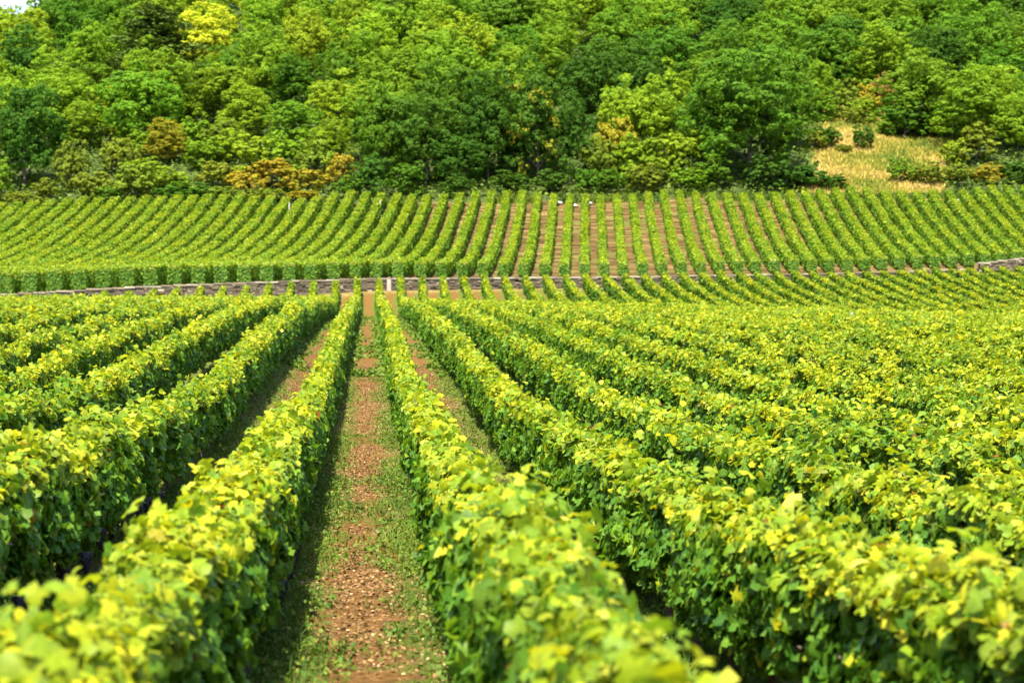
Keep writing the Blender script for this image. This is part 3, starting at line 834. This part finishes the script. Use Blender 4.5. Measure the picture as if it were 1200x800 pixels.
HAND = [
 # left side
 ('big', 30, 86, 100, 170, 'deep', "big dark green tree at the left end of the wood's edge"),
 ('tree', -32, 120, 80, 172, 'green', "deep green tree to the left of the big dark tree at the wood's left end"),
 ('shrub', -4, 182, 46, 165.5, 'mid', "leafy mid-green bush in front of the big dark tree at the left end"),
 ('shrub', 22, 222, 40, 163.6, 'olive', "low olive bush right at the foot of the big dark tree"),
 ('shrub', 55, 208, 46, 164.5, 'olive', "olive bush just right of the big dark tree's foot"),
 ('shrub', 84, 163, 46, 168, 'olive', "tall bush with pale gold top right of the big dark tree"),
 ('shrub', 108, 197, 58, 164.5, 'olive', "rounded dark olive bush at the vines' edge, second from the big dark tree"),
 ('shrub', 158, 188, 62, 165, 'olive', "broad olive bush with golden patch, midway between big dark tree and rust bushes"),
 ('shrub', 130, 214, 44, 163.4, 'green', "small deep green bush between two rounded olive bushes"),
 ('shrub', 216, 212, 76, 164, 'green', "low wide deep green bush left of the rust-orange bushes"),
 ('shrub', 200, 196, 60, 167, 'lime', "yellow-green bush behind the low wide deep green bush"),
 ('shrub', 262, 216, 52, 163.8, 'olive', "low olive bush below the leftmost rust-orange bush"),
 ('rusty', 286, 196, 56, 166.5, 'gold', "leftmost rust-orange bush above the vines"),
 ('shrub', 255, 186, 60, 169, 'olive', "olive bush up behind the leftmost rust-orange bush"),
 ('rusty', 322, 180, 74, 168.5, 'gold', "largest rust-orange bush above the vines"),
 ('rusty', 358, 192, 60, 166.5, 'gold', "rust-orange bush between the largest one and the golden one"),
 ('rusty', 400, 173, 48, 168.5, 'gold', "golden-orange bush beside the dark tree group"),
 ('shrub', 312, 220, 58, 163.6, 'olive', "low olive bush under the largest rust-orange bush"),
 ('shrub', 357, 222, 50, 163.5, 'gold', "low tawny bush at the vine edge below the rust bushes"),
 ('shrub', 410, 204, 44, 164.6, 'green', "deep green bush at the foot of the golden-orange bush"),
 ('tree', 195, 140, 58, 179, 'gold', "small golden tree glowing amid green bushes on the left hillside"),
 ('shrub', 140, 158, 56, 174, 'olive', "olive bush left of the small golden tree"),
 ('shrub', 168, 182, 56, 170, 'lime', "yellow-green bush below the small golden tree"),
 ('shrub', 240, 160, 64, 176, 'light', "light green bush right of the small golden tree"),
 ('shrub', 275, 150, 56, 178, 'lime', "yellow-green bush uphill of the leftmost rust-orange bush"),
 ('tree', 135, 102, 74, 192, 'lime', "yellow-green tree below the dark pine's left side"),
 ('tree', 95, 115, 60, 184, 'light', "light green tree up behind the big dark tree's right side"),
 ('tree', 60, 60, 74, 200, 'light', "light green tree directly uphill of the big dark tree"),
 ('tree', 110, 62, 66, 206, 'mid', "mid-green tree left of the dark pine's lower branches"),
 ('shrub', 300, 156, 66, 174, 'lime', "yellow-green bush standing over the rust-orange bushes"),
 ('shrub', 335, 152, 62, 175, 'light', "light green bush uphill between the largest rust-orange bush and the golden one"),
 ('shrub', 262, 138, 60, 182, 'olive', "olive bush in the gap uphill of the leftmost rust-orange bush"),
 ('shrub', 226, 136, 54, 183, 'light', "light green bush up behind the small golden tree's right side"),
 ('shrub', 170, 150, 54, 180, 'light', "light green bush up behind the small golden tree's left side"),
 ('shrub', 368, 160, 56, 172, 'olive', "olive bush uphill of the golden-orange bush"),
 ('pine', 183, 6, 122, 214, 'pine', "tall dark layered pine rising above the left hillside wood"),
 ('tree', 243, 0, 88, 226, 'yellow', "bright yellow-green tree just right of the dark pine"),
 ('tree', 212, 76, 70, 203, 'light', "light green tree under the dark pine's right side"),
 ('tree', 262, 52, 70, 208, 'green', "deep green tree below the bright yellow tree"),
 ('tree', 300, 22, 84, 216, 'green', "deep green tree right of the bright yellow tree"),
 ('tree', 345, 62, 74, 200, 'green', "rounded deep green tree two crowns right below the bright yellow tree"),
 ('tree', 290, 100, 74, 188, 'light', "light green tree above the largest rust-orange bush"),
 ('tree', 345, 108, 80, 184, 'mid', "mid-green tree above the golden-orange bush"),
 ('tree', 385, 138, 60, 176, 'light', "light green tree just behind the golden-orange bush"),
 ('tree', 400, 50, 66, 200, 'green', "deep green oval tree uphill from the left end of the dark group"),
 # dark centre group
 ('tree', 452, 94, 92, 171, 'green', "leftmost tree of the dark group at the wood's edge"),
 ('big', 500, 102, 100, 168.5, 'deep', "foremost spreading tree in the dark group above the upper slope"),
 ('tree', 525, 66, 92, 176, 'green', "tallest tree rising behind the dark group's foremost tree"),
 ('tree', 573, 84, 86, 170.5, 'deep', "dark green tree between the foremost tree and the yellow-flecked one"),
 ('spray', 630, 68, 92, 169, 'deep', "tree flecked with yellow sprays at the dark group's right end"),
 ('tree', 668, 104, 64, 168.5, 'deep', "narrow dark tree right of the yellow-flecked tree"),
 ('tree', 540, 148, 70, 166.5, 'deep', "low dark leafy tree in front of the dark group's hollow"),
 ('shrub', 436, 178, 52, 165, 'deep', "dark leafy bush under the leftmost tree of the dark group"),
 ('shrub', 478, 186, 56, 164.6, 'green', "deep green bush under the dark group's foremost tree"),
 ('shrub', 532, 206, 44, 163.8, 'deep', "small deep green bush at the feet of the dark group, middle"),
 ('shrub', 600, 200, 54, 164.6, 'deep', "dark bush under the yellow-flecked tree"),
 ('shrub', 648, 196, 50, 164.4, 'deep', "dark bush under the narrow dark tree"),
 ('shrub', 688, 196, 36, 164.4, 'green', "small bush at the gap right of the narrow dark tree"),
 # gap between dark group and round tree
 ('tree', 690, 48, 96, 190, 'deep', "dark tree uphill behind the yellow-flecked tree"),
 ('tree', 728, 84, 58, 179, 'lime', "slim yellow-green tree in the gap before the big round tree"),
 ('tree', 772, 84, 84, 178, 'light', "light green tree left of the big round tree"),
 ('shrub', 722, 132, 64, 172, 'gold', "golden-olive bush under the slim yellow-green tree"),
 ('shrub', 745, 156, 76, 168.5, 'light', "light green bush at the left foot of the gap"),
 ('shrub', 795, 148, 80, 168.5, 'lime', "yellow-green bush close to the big round tree's left side"),
 ('shrub', 704, 158, 58, 167.5, 'olive', "olive bush beside the narrow dark tree"),
 ('shrub', 757, 190, 60, 164.6, 'olive', "low olive bush at the vine edge below the gap"),
 ('shrub', 712, 196, 48, 164.3, 'green', "low deep green bush at the vine edge below the golden-olive bush"),
 ('shrub', 806, 194, 56, 164.5, 'mid', "low mid-green bush at the big round tree's left foot"),
 ('big', 878, 44, 168, 168.5, 'green', "big round-crowned tree standing forward beside the dry meadow"),
 ('shrub', 838, 180, 60, 165, 'green', "deep green bush under the left half of the big round tree"),
 ('shrub', 900, 180, 66, 164.8, 'deep', "dark bush under the right half of the big round tree"),
 ('shrub', 945, 192, 60, 165, 'deep', "dark low bush spreading from the big round tree towards the meadow"),  # deep colour stands in for the shadow cast by the big tree
 ('shrub', 975, 203, 46, 164.6, 'deep', "lowest dark bush at the meadow's bottom left corner"),  # its dark colour continues that painted tree shadow
 # meadow
 ('shrub', 969, 146, 38, 180.5, 'deep', "dark bush left of the ball-shaped bush in the meadow"),
 ('shrub', 956, 152, 32, 179.5, 'olive', "olive bush leaning on the dark bush in the meadow"),
 ('shrub', 1011, 146, 32, 180, 'deep', "ball-shaped dark bush standing alone in the dry meadow"),
 ('shrub', 990, 168, 26, 178.5, 'olive', "small olive bush between the two dark meadow bushes"),
 ('shrub', 1000, 124, 34, 192, 'olive', "olive bush at the upper end of the meadow"),
 ('tree', 1082, 56, 108, 189, 'mid', "wide mid-green tree standing behind the dry meadow"),
 ('shrub', 1058, 112, 74, 187, 'green', "deep green bush at the meadow's upper right edge"),
 ('shrub', 1100, 118, 70, 187.5, 'green', "deep green bush under the wide tree behind the meadow"),
 ('shrub', 1040, 136, 34, 186.5, 'mid', "small mid-green bush at the meadow's back edge"),
 ('cone', 1142, 140, 62, 175, 'olive', "cone-shaped olive bush at the right end of the meadow"),
 ('shrub', 1118, 160, 36, 174.5, 'lime', "yellow-green bush leaning on the cone-shaped bush"),
 ('shrub', 1054, 184, 38, 166.5, 'mid', "mid-green bush at the left end of the low hedge under the meadow"),
 ('shrub', 1086, 190, 48, 166, 'olive', "second bush of the low hedge under the meadow, olive green"),
 ('shrub', 1120, 190, 50, 166.2, 'olive', "third bush of the low hedge under the meadow, below the cone-shaped bush"),
 ('shrub', 1156, 190, 50, 166.4, 'gold', "tawny bush in the low hedge right of the cone-shaped bush"),
 ('shrub', 1190, 186, 50, 166.5, 'deep', "dark bush at the right end of the low hedge"),
 ('shrub', 1225, 184, 56, 167, 'green', "deep green bush past the right end of the low hedge"),
 ('tree', 1192, 112, 70, 177, 'light', "light green tree right of the cone-shaped bush"),
 ('tree', 1165, 62, 84, 190, 'light', "light green tree uphill of the cone-shaped bush"),
 ('tree', 1225, 80, 84, 182, 'mid', "mid-green tree beyond the light green one at the right edge"),
 ('shrub', 1034, 84, 40, 199, 'red', "reddish-brown bush uphill of the meadow"),
 ('shrub', 1016, 96, 32, 197.5, 'gold', "golden bush beside the reddish-brown bush"),
 ('shrub', 986, 92, 46, 198, 'olive', "olive bush left of the reddish-brown bush"),
 ('tree', 948, 66, 70, 194, 'light', "light green tree behind the big round tree's right shoulder"),
 ('shrub', 1010, 112, 42, 194.5, 'light', "light green bush just below the reddish-brown bush"),
 ('shrub', 962, 112, 42, 192, 'mid', "mid-green bush above the meadow's upper left corner"),
]
hand_objs = []
for kind, px, top, wpx, y, c, lb in HAND:
    o = plant(kind, px, top, wpx, y, c, label=lb)
    hand_objs.append(o)

# the rest of the wood: ranks up the slope, each tree with its own place, size and green
LAND = [(183, 50, "the dark pine"), (243, 30, "the bright yellow tree"), (30, 110, "the big dark tree"), (195, 150, "the small golden tree"),
        (322, 190, "the largest rust-orange bush"), (500, 130, "the dark group's foremost tree"), (630, 90, "the yellow-flecked tree"),
        (728, 100, "the slim yellow-green tree"), (878, 90, "the big round tree"), (1034, 90, "the reddish-brown bush"), (1142, 150, "the cone-shaped bush")]
auto = []
rr = np.random.default_rng(77)
for y in (178, 187, 197, 207, 218, 230, 243, 257, 272, 288, 304):
    px = -70 + rr.uniform(0, 40)
    while px < 1280:
        p = px + rr.uniform(-12, 12); yy = y + rr.uniform(-3.5, 3.5)
        px += rr.uniform(60, 80) * (200 / y) ** .5
        x = at_px(p, yy)
        if 925 < p < 1130 and yy < 205: continue
        W = rr.uniform(7.4, 10.2)
        if any((x - a) ** 2 + (yy - b) ** 2 < (.62 * (W / 2 + c)) ** 2 for a, b, c in placed): continue
        zb = gz(x, yy); H = rr.uniform(8.2, 11.2)
        top = 400 - F * (zb + H) / yy
        if p < 14 and yy > 255: continue
        if p < 30 and top < 4: top = 4 + rr.uniform(0, 3)
        # the greens as the photo has them: lighter up left, darker right
        lightness = np.interp(p, [0, 200, 420, 620, 800, 1000, 1200], [.62, .60, .68, .62, .45, .32, .42]) + rr.normal(0, .22)
        c = 'deep' if lightness < .15 else 'green' if lightness < .36 else 'mid' if lightness < .56 else 'light' if lightness < .80 else 'lime'
        o = plant('tree', p, top, W / yy * F, yy, c)
        if o: auto.append(o)
cells = {}
for o in auto:
    px, top, c = o["_px"], o["_top"], o["_c"]
    lx, ly, nm = min(LAND, key=lambda L: (L[0] - px) ** 2 + 1.6 * (L[1] - top - 20) ** 2)
    dx, dy = px - lx, ly - top
    side = "above" if abs(dx) < 28 and dy > 0 else ("up-left of" if dx < 0 else "up-right of") if dy > 12 else ("left of" if dx < 0 else "right of")
    cells.setdefault((c, side, nm), []).append((dx * dx + dy * dy, o))
for (c, side, nm), lst in cells.items():
    lst.sort(key=lambda t: t[0])
    for n, (_, o) in enumerate(lst):
        o["label"] = f"{WORD[c]} leafy tree {side} {nm}" if len(lst) == 1 else \
                     f"{WORD[c]} leafy tree {side} {nm}, {('nearest' if n == 0 else ordinal(n + 1) + ' nearest')}"
for o in hand_objs + auto:
    if o:
        for k in ("_c", "_px", "_top"): del o[k]

# ------------------------------------------------------------------ ground cover
def scatter(name, n, sampler, size, mat, up=.6, seed=1, tpl='mid', lift=(0, .04), label=None):
    r = np.random.default_rng(seed)
    x, y, keep = sampler(r, n)
    x, y = x[keep], y[keep]; n = len(x)
    P = np.stack([x, y, ground(x, y) + r.uniform(*lift, n)], -1)
    N = np.stack([r.normal(0, up, n), r.normal(0, up, n), np.full(n, .8)], -1)
    A = np.zeros((n, 4)); A[:, 0] = np.clip(r.normal(.5, .26, n), 0, 1); A[:, 3] = 1
    V, Q, A2 = leaves(tpl, P, N, r.normal(0, 1, (n, 3)) + np.array((0, 0, .2)), r.uniform(*size, n), A)
    me = quads_mesh(name, V, Q, mat, A2)
    tag(link(name, me), label, None, None, "stuff")

def lane_sampler(y0, y1, grassy, q_lo=-3.8, q_hi=5.2):
    def f(r, n):
        y = y0 + (y1 - y0) * r.random(n) ** 1.4
        q = r.uniform(q_lo, q_hi, n)
        x = q + ROWK * y
        e = np.abs(((q + .08 + .75 + 150) / S) % 1 - .5) * 2
        nz = noise2(x, y, 31, .55) * .35 + noise2(x, y, 32, 1.7) * .35
        p = np.clip(-.20 + 1.08 * e + nz * 1.25, 0, 1) if grassy else np.clip(1.0 - .75 * e - nz * .6, .08, 1)
        return x, y, (r.random(n) < p) & (np.abs(x) < .31 * y + 2) & (e < 1.05)
    return f
scatter("weeds", 380000, lane_sampler(3.5, 46, True), (.012, .036), M_WEED, .7, 501, 'mid', (0, .07), "low green weeds along the feet of the vines")
scatter("leaf_litter", 260000, lane_sampler(3.5, 48, False), (.008, .030), M_LITTER, .35, 502, 'mid', (.004, .02), "dry leaves and stone chips on the earth path")

# upright grass blades beside the vine feet near the camera
def blades(name, n, sampler, hgt, mat, seed, label, wid=.008):
    r = np.random.default_rng(seed)
    x, y, keep = sampler(r, n); x, y = x[keep], y[keep]; n = len(x)
    h = r.uniform(*hgt, n); a = r.uniform(0, pi, n); w = wid * r.uniform(.6, 1.4, n)
    z = ground(x, y) - .01
    lx, ly = r.normal(0, .35, n) * h, r.normal(0, .35, n) * h
    b = np.stack([x, y, z], -1); s = np.stack([np.cos(a) * w, np.sin(a) * w, np.zeros(n)], -1)
    m = b + np.stack([lx * .35, ly * .35, h * .6], -1); t = b + np.stack([lx, ly, h], -1)
    V = np.stack([b - s, b + s, m - s * .8, m + s * .8, t - s * .15, t + s * .15], 1).reshape(-1, 3)
    o = (np.arange(n) * 6)[:, None, None]
    Q = (o + np.array([(0, 1, 3, 2), (2, 3, 5, 4)])[None]).reshape(-1, 4)
    A = np.zeros((n, 4)); A[:, 0] = np.clip(r.normal(.55, .16, n) + .42 * noise2(x, y, 61, 5.0) + .2 * noise2(x, y, 62, 1.7), 0, 1); A[:, 3] = 1
    me = quads_mesh(name, V, Q, mat, np.repeat(A, 6, axis=0))
    tag(link(name, me), label, None, None, "stuff")
scatter("weeds", 130000, lane_sampler(44, 112, True), (.06, .13), M_WEED, .6, 503, 'far', (0, .09), "green weeds in the lanes farther up the lower field")
blades("grass", 130000, lane_sampler(3.5, 30, True), (.04, .16), M_WEED, 511, "thin grass blades along the edges of the earth path", .004)

def meadow_s(r, n):
    y = r.uniform(161.5, 206, n); x = at_px(r.uniform(930, 1130, n), y)
    return x, y, r.random(n) < meadow_mask(x, y)
blades("dry_grass", 60000, meadow_s, (.15, .5), M_STRAW, 512, "dry golden grass of the clearing", .05)
def edge_s(r, n):
    y = YF + np.abs(r.normal(.3, 1.1, n)); x = r.uniform(-60, 60, n)
    return x, y, (noise2(x, y, 41, 3) > -.4) & (meadow_mask(x, y) < .5)
blades("grass", 30000, edge_s, (.12, .55), M_UNDER, 513, "rough grass strip along the edge of the wood", .05)
def wood_s(r, n):
    y = r.uniform(162, 310, n); x = r.uniform(-.34, .34, n) * y
    return x, y, meadow_mask(x, y) < .3
scatter("undergrowth", 150000, wood_s, (.18, .42), M_UNDER, .6, 514, 'far', (0, .9), "leafy undergrowth covering the floor of the wood")
